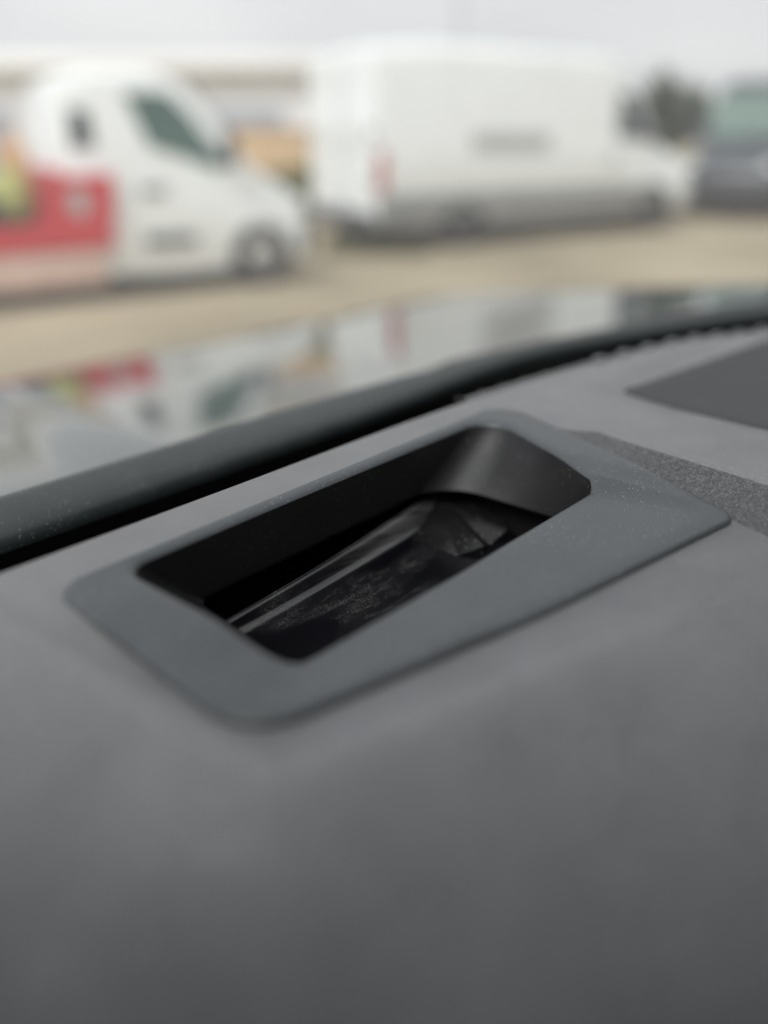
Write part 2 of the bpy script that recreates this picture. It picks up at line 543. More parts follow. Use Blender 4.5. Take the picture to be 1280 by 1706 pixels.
def dash_z(a, b):
    z = -0.0062 + 0.0046 * sstep(b, 0.18, 0.274)
    # the hood of the instrument panel falls off towards the driver and the door
    near = (0.126 - 0.29 * (a - 0.09)) - b
    near = near * (1 - 0.40 * sstep(a, 0.12, 0.40))
    left = 0.050 + 0.26 * (0.245 - b) - a
    dn, dl = np.maximum(0, near), np.maximum(0, left) * 1.1
    d = np.sqrt(dn ** 2 + dl ** 2)
    z += 0.0018 * np.exp(-((np.maximum(near, left) + 0.004) / 0.009) ** 2)      # soft moulded shoulder
    rad = 0.014 + 0.016 * dl / (dn + dl + 1e-4)
    z -= 0.68 * (np.sqrt(d ** 2 + rad ** 2) - rad) + 3.2 * np.maximum(0, d - 0.03) ** 2
    # short leather-grained slope that climbs from the bezel to the ridge on the right
    ar = a_right(b)
    ridge = 0.4165 - 0.20 * np.maximum(0, 0.275 - b)
    w = np.maximum(ridge - ar, 0.004)
    hgt = 0.0152 * np.clip((0.277 - b) / 0.175, 0, 1.15) * sstep(b, 0.03, 0.09)
    t = np.clip((a - ar) / w, 0, 3)
    up = np.where(t < 1, np.clip(t, 0, 1) ** 1.8, 1.0) - 0.06 * np.exp(-((t - 1.0) / 0.12) ** 2)
    z += hgt * up * (1 - 0.7 * sstep(a, ridge + 0.015, 0.56))
    # sunk seat of the display bezel
    nl = np.where(a > 0.215, 0.1165 - 0.178 * (a - 0.215), 0.1165 - 0.2357 * (a - 0.215))
    ins = (b > nl + 0.005) & (b < 0.270) & (a > 0.071 + 0.103 * (0.2765 - b) + 0.008) & (a < ar - 0.005) & ((a - 0.0835) + (b - 0.1475) > 0.022)
    z = np.where(ins, -0.016, z)
    # shallow dish that holds the speaker grille
    z -= 0.004 * sstep(a, 0.46, 0.52) * sstep(b, 0.09, 0.14) * (1 - sstep(b, 0.235, 0.262))
    return z

def dashboard():
    A = np.concatenate([np.linspace(-0.29, 0.05, 70)[:-1], np.linspace(0.05, 0.46, 190)[:-1], np.linspace(0.46, 1.2, 110)])
    T = np.concatenate([np.linspace(0, 0.42, 70)[:-1], np.linspace(0.42, 0.965, 130)[:-1]])
    rows = []
    for t in T:
        eb = edge_b(A) - 0.006
        b = -0.20 + (eb + 0.20) * (t / 0.965)
        z = dash_z(A, b)
        rows.append([(A[i], b[i], H0 + z[i]) for i in range(len(A))])
    for ang in np.linspace(0, 90, 7):                     # rolled front lip, then down into the gap
        eb = edge_b(A) - 0.006
        zz = dash_z(A, eb)
        rows.append([(A[i], eb[i] + 0.006 * math.sin(R(ang)), H0 + zz[i] - 0.006 * (1 - math.cos(R(ang)))) for i in range(len(A))])
    rows.append([(A[i], edge_b(A)[i], H0 - 0.07) for i in range(len(A))])
    # first rows: the face turns down to the instruments
    first = rows[0]
    front = [[(x, y - 0.02, z - 0.05) for x, y, z in first], [(x, y - 0.01, z - 0.20) for x, y, z in first]]
    rows = [front[1], front[0]] + rows
    m = MB()
    nA = len(A)
    hole = rounded(offset(INNER, 0.004))
    P = [(h[0], h[1]) for h in hole]
    def inside(x, y):
        c = False
        j = len(P) - 1
        for i in range(len(P)):
            if (P[i][1] > y) != (P[j][1] > y) and x < (P[j][0] - P[i][0]) * (y - P[i][1]) / (P[j][1] - P[i][1]) + P[i][0]:
                c = not c
            j = i
        return c
    for r in rows:
        m.v += r
    for k in range(len(rows) - 1):
        for i in range(nA - 1):
            q = (k * nA + i, k * nA + i + 1, (k + 1) * nA + i + 1, (k + 1) * nA + i)
            if any(0.095 < m.v[t][0] < 0.39 and 0.15 < m.v[t][1] < 0.28 and inside(m.v[t][0], m.v[t][1]) for t in q):
                continue
            m.f.append(q)
    o = m.build('dashboard', M['dash'], car, smooth=60)
    return o
dash = dashboard()

def grained_slope():  # strip over the slope, coarser grain and darker colour than the dash
    rows = []
    for b in np.linspace(0.035, 0.246, 90):
        ar = float(a_right(np.array([b]))[0])
        rg = 0.4165 - 0.20 * max(0, 0.275 - b)
        lo = ar - 0.003
        hi = lo + (rg - 0.0012 - lo) * min(1.0, 0.02 + (0.246 - b) / 0.045)
        A = lo + (hi - lo) * np.linspace(0, 1, 24)
        z = dash_z(np.maximum(A, ar - 0.0035), np.full_like(A, b))
        lifted = 0.0007 * np.clip(np.minimum(np.linspace(0, 1, 24), 1 - np.linspace(0, 1, 24)) * 18, 0, 1) - 0.0002
        rows.append([(A[i], b, H0 + z[i] + lifted[i]) for i in range(24)])
    m = MB()
    m.grid(rows)
    m.build('grained_slope', M['leather'], dash, smooth=70)
grained_slope()

def lift(loop, z0=None):
    return [(x, y, H0 + z) for x, y, z in loop]

def display():
    m = MB()
    L = [lift(rounded(offset(OUTER, -0.0032, -0.0125, 0))),
         lift(rounded(offset(OUTER, -0.0030, -0.0044, 0))),
         lift(rounded(offset(OUTER, -0.0004, -0.0040, 0))),
         lift(rounded(offset(OUTER, 0.0, -0.0030, 0))),
         lift(rounded(offset(OUTER, -0.0004, -0.0016, 0))),
         lift(rounded(offset(OUTER, -0.0012, -0.0006, 0))),
         lift(rounded(offset(OUTER, -0.0026, 0.0, 0)))]
    o2, i2 = rounded(offset(OUTER, -0.0026, 0.0, 0)), rounded(offset(INNER, 0.0046))
    for t in (0.2, 0.4, 0.6, 0.8, 1.0):
        L.append(lift([tuple(a + (b - a) * t for a, b in zip(p, q)) for p, q in zip(o2, i2)]))
    L.append(lift(rounded(offset(INNER, 0.0030, -0.0003))))
    L.append(lift(rounded(offset(INNER, 0.0017, -0.0008))))
    L.append(lift(rounded(offset(INNER, 0.0007, -0.0016))))
    L.append(lift(rounded(offset(INNER, 0.0, -0.0026))))
    m.loft(L)
    bz = m.build('display_bezel', M['bezel'], car, smooth=50)
    w = MB()
    i0 = rounded(offset(INNER, 0.0, -0.0026))
    f0 = rounded(FLOOR)
    LL = []
    for t in np.linspace(0, 1, 12):
        s = t ** 1.25
        LL.append(lift([(a[0] + (b[0] - a[0]) * s, a[1] + (b[1] - a[1]) * s, a[2] + (b[2] - a[2]) * t) for a, b in zip(i0, f0)]))
    LL.append(lift(rounded(offset(FLOOR, 0.002, -0.0015))))
    w.loft(LL)
    w.build('opening_wall', M['wall'], bz, smooth=50)
    pit = MB()
    pit.loft([lift(rounded(offset(FLOOR, 0.0015, -0.0012))), lift(rounded(offset(FLOOR, 0.022, -0.004))), lift(rounded(offset(FLOOR, 0.022, -0.085)))], cap1=True)
    pit.build('recess_housing', M['pit'], bz, smooth=30)
    # curved black cover: lip near the windscreen, rolls down towards the driver
    c = MB()
    prof = [(0.0006, 0.0018), (0.0007, 0.0004), (0.0003, 0.0), (-0.0004, -0.0001), (-0.0014, -0.0020), (-0.0026, -0.0043), (-0.0038, -0.0062),
            (-0.0054, -0.0078), (-0.0075, -0.0090), (-0.0105, -0.0098), (-0.016, -0.0102), (-0.030, -0.0105), (-0.055, -0.0106), (-0.080, -0.0106), (-0.12, -0.0106)]
    rows = []
    for x in np.linspace(0.120, 0.345, 60):
        b0 = 0.2605 + 0.107 * (x - 0.146)
        k = 0.75 + 0.65 * (x - 0.146) / 0.18
        rows.append([(x, b0 + b, H0 - 0.052 + z * k + 0.22 * (x - 0.235) ** 2) for b, z in prof])
    c.grid(rows)
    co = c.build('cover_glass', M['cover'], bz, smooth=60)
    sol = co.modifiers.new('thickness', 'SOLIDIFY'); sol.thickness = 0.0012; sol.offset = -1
    # added dark facets imitating reflections at the passenger end of the cover
    bf = MB()
    ap = (0.334, 0.279, H0 - 0.0535)
    rim = [(0.288, 0.262, -0.0608), (0.296, 0.230, -0.0632), (0.311, 0.221, -0.0585), (0.322, 0.224, -0.0632), (0.338, 0.222, -0.0575), (0.350, 0.230, -0.0632), (0.364, 0.255, -0.059)]
    rim = [(x, y, H0 + z) for x, y, z in rim]
    bf.add([ap] + rim + [(x, y, z - 0.012) for x, y, z in rim],
           [(0, i + 1, i + 2) for i in range(len(rim) - 1)] + [(i + 1, i + 8, i + 9, i + 2) for i in range(len(rim) - 1)])
    bf.build('reflection_facets', M['facet'], bz, smooth=0)
    return bz
bezel = display()

def speaker_grille():
    m = MB()
    cs = [(0.497, 0.238, 0.012, 0), (0.80, 0.212, 0.012, 0), (0.80, 0.085, 0.02, 0), (0.468, 0.085, 0.03, 0)]
    def on(loop, dz):
        a = np.array([p[0] for p in loop]); b = np.array([p[1] for p in loop])
        z = dash_z(a, b)
        return [(a[i], b[i], H0 + z[i] + dz) for i in range(len(a))]
    loops = [on(rounded(cs), -0.002), on(rounded(offset(cs, -0.0004, 0, 0)), 0.0008), on(rounded(offset(cs, -0.0016, 0, 0)), 0.0016)]
    base = rounded(offset(cs, -0.0016, 0, 0))
    cx, cy = 0.64, 0.155
    for s in (0.8, 0.6, 0.4, 0.2, 0.02):
        loops.append(on([(cx + (p[0] - cx) * s, cy + (p[1] - cy) * s, 0) for p in base], 0.0017))
    m.loft(loops, cap1=True)
    m.build('speaker_grille', M['grille'], dash, smooth=50)
speaker_grille()

def defroster():
    """slot between dashboard lip and glass with its row of small fins"""
    m = MB()
    A = np.linspace(0.395, 1.15, 90)
    rows = []
    for dy, dz in ((0.0008, -0.010), (0.0008, 0.0006), (0.0035, 0.0012), (0.0045, -0.0005), (0.0045, -0.010)):
        eb = edge_b(A)
        z = dash_z(A, eb - 0.006)
        rows.append([(A[i], eb[i] + dy, H0 + z[i] - 0.002 + dz) for i in range(len(A))])
    m.grid(rows)
    for a in np.arange(0.56, 1.12, 0.034):
        eb = float(edge_b(np.array([a]))[0]); z = float(dash_z(np.array([a]), np.array([eb - 0.006]))[0])
        m.box((a, eb + 0.003, H0 + z - 0.0002), (0.013, 0.007, 0.004), -0.6 * (a - 0.29), 0.0022)
    v = m.build('defroster_vent', M['dash'], dash, smooth=50)
    f = MB()
    for a in np.arange(0.41, 1.14, 0.026):
        eb = float(edge_b(np.array([a]))[0]); z = float(dash_z(np.array([a]), np.array([eb - 0.006]))[0])
        f.box((a, eb + 0.014, H0 + z - 0.014), (0.0030, 0.020, 0.012), 0, 0.001)
    tag(f.build('vent_fins', M['vent'], v), kind='stuff')
    s = MB()
    rows = []
    for dy, dz in ((0.0046, -0.006), (0.0046, -0.05), (0.045, -0.05)):
        eb = edge_b(A)
        rows.append([(A[i], eb[i] + dy, H0 + dz) for i in range(len(A))])
    s.grid(rows)
    s.build('vent_slot', M['pit'], v, smooth=0)
defroster()

# windscreen -----------------------------------------------------------------
ANG = R(45)
SLOPE = math.tan(ANG)
G_B, G_Z = 0.448, EYE - 0.2
def shift(a):
    return 0.28 * max(0, a - 0.30) ** 2 + 0.12 * max(0, -a) ** 2
def glass_pt(a, s, out=0.0):
    """s: horizontal run from the base towards the driver"""
    return (a, G_B - shift(a) - s + out * math.sin(ANG), G_Z + SLOPE * s + out * math.cos(ANG))

def windscreen():
    A = np.linspace(-0.30, 1.35, 120)
    m = MB()
    m.grid([[glass_pt(a, s) for a in A] for s in np.linspace(-0.01, 0.70, 24)])
    w = m.build('windscreen', WINDSCREEN, car, smooth=60)
    f = MB()
    f.grid([[glass_pt(a, s, -0.003) for a in A] for s in np.linspace(-0.02, -0.003, 4)])
    fo = f.build('black_edge_band', M['frit'], w, smooth=60)
    sol = fo.modifiers.new('thickness', 'SOLIDIFY'); sol.thickness = 0.0008; sol.offset = 0
    # matt trim rail that closes the cowl behind the dashboard, seen above the dark gap
    t = MB()
    prof = [(0.397, -0.212), (0.3965, -0.2075), (0.398, -0.2035), (0.402, -0.2005), (0.409, -0.1985), (0.420, -0.1970), (0.432, -0.1955), (0.438, -0.1955), (0.442, -0.199), (0.442, -0.26)]
    t.grid([[(a, b + 0.028 * float(sstep(a, 0.34, 0.64)) * max(0, (0.438 - b) / 0.041) - shift(a), EYE + z) for a in A] for b, z in prof])
    t.build('cowl_trim', M['frit'], car, smooth=60)
    d = MB()
    d.grid([[(a, 0.3975 + 0.028 * float(sstep(a, 0.34, 0.64)) - shift(a), EYE - 0.211) for a in A], [(a, 0.430 - shift(a), EYE - 0.268) for a in A], [(a, 0.300 - shift(a), EYE - 0.268) for a in A]])
    d.build('gap_shade', M['pit'], car, smooth=30)  # near-black sheet, the shade of the gap is put into its colour
windscreen()

def roof():
    m = MB()
    A = np.linspace(-0.30, 1.35, 40)
    rows = []
    top = [glass_pt(a, 0.70) for a in A]
    for z, k in ((0.03, 1), (0.0, 1)):
        pass
    lower = [top, [(x, y - 0.30, z + 0.05) for x, y, z in top], [(x, -1.0, top[20][2] + 0.08) for x, y, z in top], [(x, -2.3, top[20][2] + 0.03) for x, y, z in top], [(x, -2.6, top[20][2] - 0.35) for x, y, z in top], [(x, -2.7, 0.5) for x, y, z in top]]
    m.grid(lower)
    r = m.build('roof', M['headliner'], car, smooth=60)
    sol = r.modifiers.new('thickness', 'SOLIDIFY'); sol.thickness = 0.04; sol.offset = 0
    for a in (-0.32, 1.36):
        p = MB()
        p.tube([glass_pt(a, -0.02), glass_pt(a, 0.3), glass_pt(a, 0.70)], 0.04, 10)
        p.build('pillar', M['headliner'], car)
roof()

def doors():
    for a in (-0.36, 1.38):
        p = MB()
        p.prism([(a, 0.42, EYE - 0.26), (a, 0.20, EYE + 0.06), (a, 0.0, EYE + (0.36 if a < 0 else 0.12)), (a, -2.6, EYE + (0.36 if a < 0 else 0.12)), (a, -2.6, 0.4), (a, 0.42, 0.4)], (0.05, 0, 0))  # unseen door, belt raised to block side-window light, more so at left
        p.build('door', M['headliner'], car)
        p = MB()
        p.prism([(a, -0.45, EYE - 0.22), (a, -0.62, EYE - 0.22), (a, -0.75, EYE + 0.60), (a, -0.65, EYE + 0.60)], (0.05, 0, 0))
        p.build('pillar', M['headliner'], car)
        p = MB()
        p.prism([(a, -0.76, EYE - 0.20), (a, -2.62, EYE - 0.20), (a, -2.62, EYE + 0.60), (a, -0.76, EYE + 0.60)], (0.05, 0, 0))  # unseen solid panel added to shut out light from the rear side window
        p.build('side_panel', M['headliner'], car)
    p = MB()
    p.grid([[(-0.31, -2.6, 0.45), (1.36, -2.6, 0.45)], [(-0.31, 0.2, 0.45), (1.36, 0.2, 0.45)]])
    p.build('cabin_floor', M['headliner'], car)
doors()

# hood -----------------------------------------------------------------------
def hood_z(a, b):
    z = -0.236 - 0.16 * (b - 0.40) - 0.016 * np.tanh(0.048 * (a - 0.40) ** 2 / 0.016)
    z = z - 0.25 * np.maximum(0, b - 1.25) ** 2
    z = z - 0.012 * (1 - sstep(a, 0.20 + 0.09 * (b - 0.5), 0.30 + 0.09 * (b - 0.5)))
    return z
def hood():
    A = np.concatenate([np.linspace(-0.34, 0.1, 20)[:-1], np.linspace(0.1, 0.5, 50)[:-1], np.linspace(0.5, 1.62, 44)])
    rows = []
    for t in np.linspace(0, 1, 60):
        bmax = 1.50 - 0.10 * (np.abs(A - 0.50) / 1.1) ** 4
        b0 = 0.485 - 0.28 * np.maximum(0, A - 0.30) ** 2
        b = b0 + (bmax - b0) * t
        z = hood_z(A, b)
        rows.append([(A[i], b[i], EYE + z[i]) for i in range(len(A))])
    last = rows[-1]
    rows.append([(x, y + 0.025, z - 0.02) for x, y, z in last])
    rows.append([(x, y + 0.035, z - 0.06) for x, y, z in last])
    rows.append([(x, y + 0.03, z - 0.35) for x, y, z in last])
    rows = [[(r[0][0] - 0.03, r[0][1], r[0][2] - 0.5)] + [(r[0][0] - 0.03, r[0][1], r[0][2] - 0.05)] + r + [(r[-1][0] + 0.03, r[-1][1], r[-1][2] - 0.05)] + [(r[-1][0] + 0.03, r[-1][1], r[-1][2] - 0.5)] for r in rows]
    m = MB()
    m.grid(rows)
    h = m.build('hood', M['paint_dark'], car, smooth=60)
    c = MB()
    A2 = np.linspace(-0.33, 1.35, 60)
    def sh(a): return 0.28 * max(0, a - 0.30) ** 2
    c.grid([[(a, 0.452 - sh(a), EYE - 0.212) for a in A2], [(a, 0.50 - sh(a), EYE - 0.236) for a in A2], [(a, 0.505 - sh(a), EYE - 0.30) for a in A2]])
    co = c.build('cowl', M['rubber'], car, smooth=50)
hood()

def wiper():
    e = empty('wiper', (0, 0, 0)); e.parent = car
    b = MB()
    pts = []
    for a in np.linspace(0.49, 1.25, 24):
        p = Vector((a, 0.470 - shift(a) + 0.01 * (a - 0.5), EYE - 0.217 + 0.004 * (a - 0.5)))
        pts.append(p)
    b.tube(pts, [0.004, 0.008] + [0.012] * 21 + [0.006], 10)
    b.build('blade', M['wiper'], e)
    r = MB()
    q = [Vector((a, 0.492 - shift(a), EYE - 0.211)) for a in np.linspace(0.80, 1.40, 12)]
    r.tube(q, [0.001 + 0.002 * min(i, 4) + 0.0004 * i for i in range(12)], 10)
    r.build('arm', M['wiper'], e)
wiper()

# ==================================================================== vehicles outside
def ring(x, zb, zt, w, inset, r, n=6):
    """cross-section of a bodyshell at station x: vertical lower half, leaning upper half, rounded roof edge"""
    zm = zb + (zt - zb) * 0.45
    pts = [(-w * 0.96, zb), (-w, zb + 0.06), (-w, zm)]
    top = w - inset
    rr = min(r, (zt - zm) * 0.6)
    for k in range(n + 1):
        t = R(180 - 90 * k / n)
        pts.append((-(top - rr) + rr * math.cos(t), zt - rr + rr * math.sin(t) - 0.0))
    right = [(-y, z) for y, z in reversed(pts)]
    return [(x, y, z) for y, z in pts + right]

def lerp_station(st, x):
    for p, q in zip(st, st[1:]):
        if p[0] <= x <= q[0]:
            t = (x - p[0]) / max(1e-6, q[0] - p[0])
            return [a + (b - a) * t for a, b in zip(p, q)]
    return st[0] if x < st[0][0] else st[-1]

def side_y(st, x, z):
    _, zb, zt, w, inset, r = lerp_station(st, x)
    zm = zb + (zt - zb) * 0.45
    if z <= zm:
        return w
    rr = min(r, (zt - zm) * 0.6)
    return w - inset * min(1, (z - zm) / max(1e-3, zt - rr - zm))

def side_patch(st, poly, sgn, out=0.014, depth=0.03):
    """panel lying on the body side (sgn -1 right, +1 left) over an (x, z) outline"""
    m = MB()
    P = [Vector((x, sgn * (side_y(st, x, z) + out), z)) for x, z in poly]
    m.prism(P, (0, -sgn * depth, 0))
    return m

def wheel(parent, x, y, r, w, rim='steel'):
    t = empty('wheel', (x, y, r)); t.parent = parent
    m = MB()
    prof = [(0.62, -0.5), (0.70, -0.56), (0.92, -0.52), (1.0, -0.36), (1.0, 0.36), (0.92, 0.52), (0.70, 0.56), (0.62, 0.5)]
    loops = [[(math.cos(a) * r * pr, w * pw, math.sin(a) * r * pr) for pr, pw in prof] for a in [2 * math.pi * k / 40 for k in range(41)]]
    m.grid(loops)
    m.build('tyre', M['tyre'], t, smooth=50)
    d = MB()
    for s in (-1, 1):
        pr = [(0.64, 0.42), (0.58, 0.30), (0.40, 0.24), (0.30, 0.36), (0.16, 0.40), (0.0, 0.40)]
        d.loft([[(math.cos(a) * r * q, s * w * h, math.sin(a) * r * q) for a in [2 * math.pi * k / 30 for k in range(30)]] for q, h in pr])
    d.build('rim', M[rim], t, smooth=40)
    return t

def arch(st, x, r, sgn, parent, rz):
    m = MB()
    pts = [(x + math.cos(t) * r, rz + math.sin(t) * r) for t in np.linspace(R(-12), R(192), 26)]
    P = [(px, sgn * (side_y(st, px, max(pz, st[0][1])) + 0.006), pz) for px, pz in pts]
    m.prism(P, (0, -sgn * 0.05, 0))
    return m.build('wheel_arch', M['tyre'], parent)

def shell(name, st, m, parent):
    b = MB()
    b.loft([ring(*s) for s in st], True, True, True)
    return b.build(name, m, parent, smooth=35)

def front_panel(st, x0, x1, wfac, out=0.012):
    """panel on the sloping front between stations x0 (top) and x1 (bottom)"""
    m = MB()
    rows = []
    for k in range(7):
        x = x0 + (x1 - x0) * k / 6
        _, zb, zt, w, inset, r = lerp_station(st, x)
        row = []
        for j in np.linspace(-1, 1, 11):
            row.append((x + out, j * (w - inset) * wfac, zt + out - 0.015 * 0))
        rows.append(row)
    m.grid(rows)
    m2 = MB()
    m2.loft([list(r_) for r_ in rows], False)
    return m2

def make_van(paint, dark=False):
    root = empty('delivery_van', (0, 0, 0))
    st = [(0.00, 0.42, 2.50, 0.96, 0.10, 0.10), (0.04, 0.40, 2.58, 0.99, 0.10, 0.16), (1.0, 0.36, 2.66, 1.01, 0.10, 0.18), (4.2, 0.36, 2.68, 1.01, 0.10, 0.18),
          (4.75, 0.36, 2.62, 1.01, 0.11, 0.2), (5.05, 0.36, 2.42, 1.01, 0.13, 0.2), (5.75, 0.36, 1.55, 1.00, 0.10, 0.12), (5.95, 0.36, 1.40, 0.99, 0.08, 0.12),
          (6.75, 0.36, 1.16, 0.95, 0.08, 0.14), (7.0, 0.36, 1.02, 0.90, 0.08, 0.16), (7.12, 0.40, 0.82, 0.84, 0.06, 0.14)]
    body = shell('body', st, paint, root)
    for s in (-1, 1):
        side_patch(st, [(0.03, 0.44), (5.9, 0.44), (5.9, 0.62), (5.75, 0.78), (0.03, 0.78)], s, 0.04, 0.06).build('side_moulding', M['sill'], root)
        side_patch(st, [(4.72, 1.52), (5.55, 1.46), (5.5, 1.62), (5.2, 2.02), (5.02, 2.14), (4.72, 2.14)], s).build('door_window', M['dark_glass'], root)
        side_patch(st, [(0.02, 0.82), (0.16, 0.82), (0.16, 1.34), (0.02, 1.34)], s).build('tail_light', M['lamp_red'], root)
        side_patch(st, [(4.62, 1.18), (4.80, 1.18), (4.80, 1.24), (4.62, 1.24)], s, 0.03).build('door_handle', M['trim'], root)
        mir = MB(); mir.box((5.42, s * 1.16, 1.62), (0.16, 0.22, 0.34), 0, 0.05); mir.build('mirror', M['trim'], root)
        for x in (1.55, 5.98):
            arch(st, x, 0.44, s, root, 0.35)
            wheel(root, x, s * 0.90, 0.345, 0.24)
        hl = MB(); hl.box((6.86, s * 0.72, 0.98), (0.30, 0.28, 0.20), s * 0.35, 0.05); hl.build('headlight', M['lamp_clear'], root)
        rw = MB(); rw.box((0.0, s * 0.46, 1.66), (0.03, 0.62, 0.55), 0, 0.01); rw.build('rear_window', paint, root)
    front_panel(st, 5.08, 5.74, 0.92).build('windscreen', M['pale_glass' if dark else 'dark_glass'], root)
    bp = MB(); bp.box((-0.06, 0, 0.44), (0.16, 1.9, 0.24), 0, 0.05); bp.build('rear_bumper', M['trim'], root)
    fb = MB(); fb.box((7.06, 0, 0.44), (0.34, 1.78, 0.32), 0, 0.1); fb.build('front_bumper', M['trim'], root)
    gr = MB(); gr.box((7.10, 0, 0.74), (0.08, 1.0, 0.16), 0, 0.03); gr.build('grille', M['trim'], root)
    pl = MB(); pl.box((-0.02, 0.1, 0.72), (0.03, 0.52, 0.12), 0, 0.005); pl.build('number_plate', M['lamp_clear'], root)
    if not dark:
        for (x0, x1, z0, z1) in ((1.65, 3.22, 1.31, 1.57),):
            side_patch(st, [(x0, z0), (x1, z0), (x1, z1), (x0, z1)], -1, 0.006, 0.02).build('side_lettering', M['mark'], root)
    for x in (1.62, 3.35, 4.66):
        side_patch(st, [(x - 0.012, 0.8), (x + 0.012, 0.8), (x + 0.012, 2.4), (x - 0.012, 2.4)], -1, 0.004, 0.012).build('side_seam', M['mark'], root)
    for z in (1.12, 2.2):
        side_patch(st, [(0.25, z), (4.6, z), (4.6, z + 0.035), (0.25, z + 0.035)], -1, 0.018, 0.03).build('side_rib', paint, root)
    sm = MB(); sm.box((-0.012, 0, 1.5), (0.03, 0.025, 1.9), 0, 0.004); sm.build('rear_door_seam', M['mark'], root)
    for s in (-1, 1):
        for z in (0.95, 1.55):
            hg = MB(); hg.box((-0.02, s * 0.93, z), (0.05, 0.06, 0.12), 0, 0.01); hg.build('hinge', M['trim'], root)
    un = MB(); un.box((3.55, 0, 0.30), (6.3, 1.86, 0.30), 0, 0.05); un.build('underbody', M['tyre'], root)  # box made wide and low to darken the ground beneath
    return root

def place(root, P, ang, W):
    """P: point under the near (right-hand) side line"""
    a = R(ang)
    root.location = (P[0] - math.sin(a) * W, P[1] + math.cos(a) * W, 0)
    root.rotation_euler = (0, 0, a)

van = make_van(M['white'])
place(van, (-0.11, 10.58), 32, 1.0)
tag(van, 'long white panel van parked with its rear towards us, grey lower moulding', 'van')

dv = make_van(M['navy'], True)
dv.location = (11.0, 21.6, 0)
dv.rotation_euler = (0, 0, R(236))
tag(dv, 'dark blue grey van facing us beside the tree, cut by the right edge', 'van')

def make_truck():
    root = empty('flatbed_truck', (0, 0, 0))
    st = [(-1.91, 0.30, 1.94, 0.92, 0.10, 0.10), (-1.87, 0.24, 2.01, 0.94, 0.10, 0.11), (-1.5, 0.22, 2.08, 0.95, 0.10, 0.12), (-0.95, 0.20, 2.09, 0.95, 0.11, 0.12),
          (-0.62, 0.20, 2.00, 0.95, 0.13, 0.16), (-0.45, 0.20, 1.86, 0.95, 0.13, 0.14), (-0.02, 0.22, 1.26, 0.94, 0.08, 0.10), (0.10, 0.22, 1.17, 0.93, 0.07, 0.10),
          (0.46, 0.24, 0.98, 0.90, 0.07, 0.12), (0.62, 0.26, 0.80, 0.84, 0.06, 0.12), (0.70, 0.30, 0.62, 0.76, 0.05, 0.10)]
    shell('cab', st, M['white'], root)
    for s in (-1, 1):
        w = side_patch(st, [(-1.25, 1.89), (-0.83, 1.90), (-0.64, 1.73), (-0.31, 1.27), (-0.40, 1.20), (-0.74, 1.33), (-1.08, 1.43)], s).build('door_window', M['window'], root)
        side_patch(st, [(-1.82, 1.42), (-1.60, 1.42), (-1.60, 1.74), (-1.78, 1.74)], s).build('rear_side_window', M['dark_glass'], root)
        side_patch(st, [(-1.27, 0.50), (-0.75, 0.50), (-0.72, 0.61), (-1.27, 0.61)], s, 0.03).build('door_moulding', M['trim'], root)
        side_patch(st, [(-1.25, 0.99), (-1.0, 0.99), (-0.98, 1.07), (-1.25, 1.07)], s, 0.02).build('door_handle', M['sill'], root)
        for dx in (-1.40, -0.36):
            side_patch(st, [(dx - 0.006, 0.28), (dx + 0.006, 0.28), (dx + 0.006, 1.2), (dx - 0.006, 1.2)], s, 0.002, 0.01).build('door_seam', M['trim'], root)
        mir = MB(); mir.box((-0.30, s * 1.06, 1.38), (0.12, 0.16, 0.30), 0, 0.04); mir.build('mirror', M['trim'], root)
        arch(st, 0.02, 0.37, s, root, 0.31)
        wheel(root, 0.02, s * 0.85, 0.31, 0.22)
        wheel(root, -3.5, s * 0.85, 0.31, 0.22)
        hl = MB(); hl.box((0.52, s * 0.70, 0.83), (0.24, 0.26, 0.17), s * 0.4, 0.05); hl.build('headlight', M['lamp_clear'], root)
    front_panel(st, -0.58, -0.06, 0.9).build('windscreen', M['dark_glass'], root)
    fb = MB(); fb.box((0.52, 0, 0.44), (0.44, 1.74, 0.34), 0, 0.1); fb.build('front_bumper', M['trim'], root)
    un = MB(); un.box((-2.45, 0, 0.25), (4.3, 1.84, 0.34), 0, 0.05); un.build('chassis', M['tyre'], root)  # box widened and lowered, its dark side stands in for shade underneath
    bd = MB(); bd.box((-3.35, 0, 0.70), (3.5, 1.98, 0.08), 0, 0.01); bd.build('load_bed', M['trim'], root)
    for s in (-1, 1):
        r = MB(); r.box((-3.35, s * 1.01, 0.645), (3.54, 0.05, 0.24), 0, 0.012); r.build('side_rail', M['red'], root)
        k = MB(); k.box((-3.40, s * 1.0, 0.345), (3.40, 0.04, 0.33), 0, 0.01); k.build('side_skirt', M['skirt'], root)
        t = MB()
        t.prism([(-1.56, s * 1.03, 0.768), (-1.50, s * 1.03, 1.20), (-2.0, s * 1.03, 1.17), (-2.28, s * 1.03, 0.768)], (0, -s * 0.06, 0))
        tb = t.build('side_panel', M['red'], root)
        e = MB()
        e.loft([[(-1.86 + math.cos(q) * 0.095, s * (1.03 + o), 0.955 + math.sin(q) * 0.12) for q in [2 * math.pi * i / 24 for i in range(24)]] for o in (0.0, 0.006)], cap1=True)
        e.build('emblem', M['mark'], tb)
    hb = MB(); hb.box((-1.97, 0, 0.98), (0.06, 1.9, 0.48), 0, 0.01); hb.build('headboard', M['red'], root)
    return root
truck = make_truck()
place(truck, (-1.39, 8.29), 30.6, 0.95)
tag(truck, 'white cab flatbed truck with a red side rail and cream skirt, parked at left', 'truck')

def on_truck(x, y, z):
    a = R(30.6)
    L = truck.location
    return (L.x + x * math.cos(a) - y * math.sin(a), L.y + x * math.sin(a) + y * math.cos(a), z)

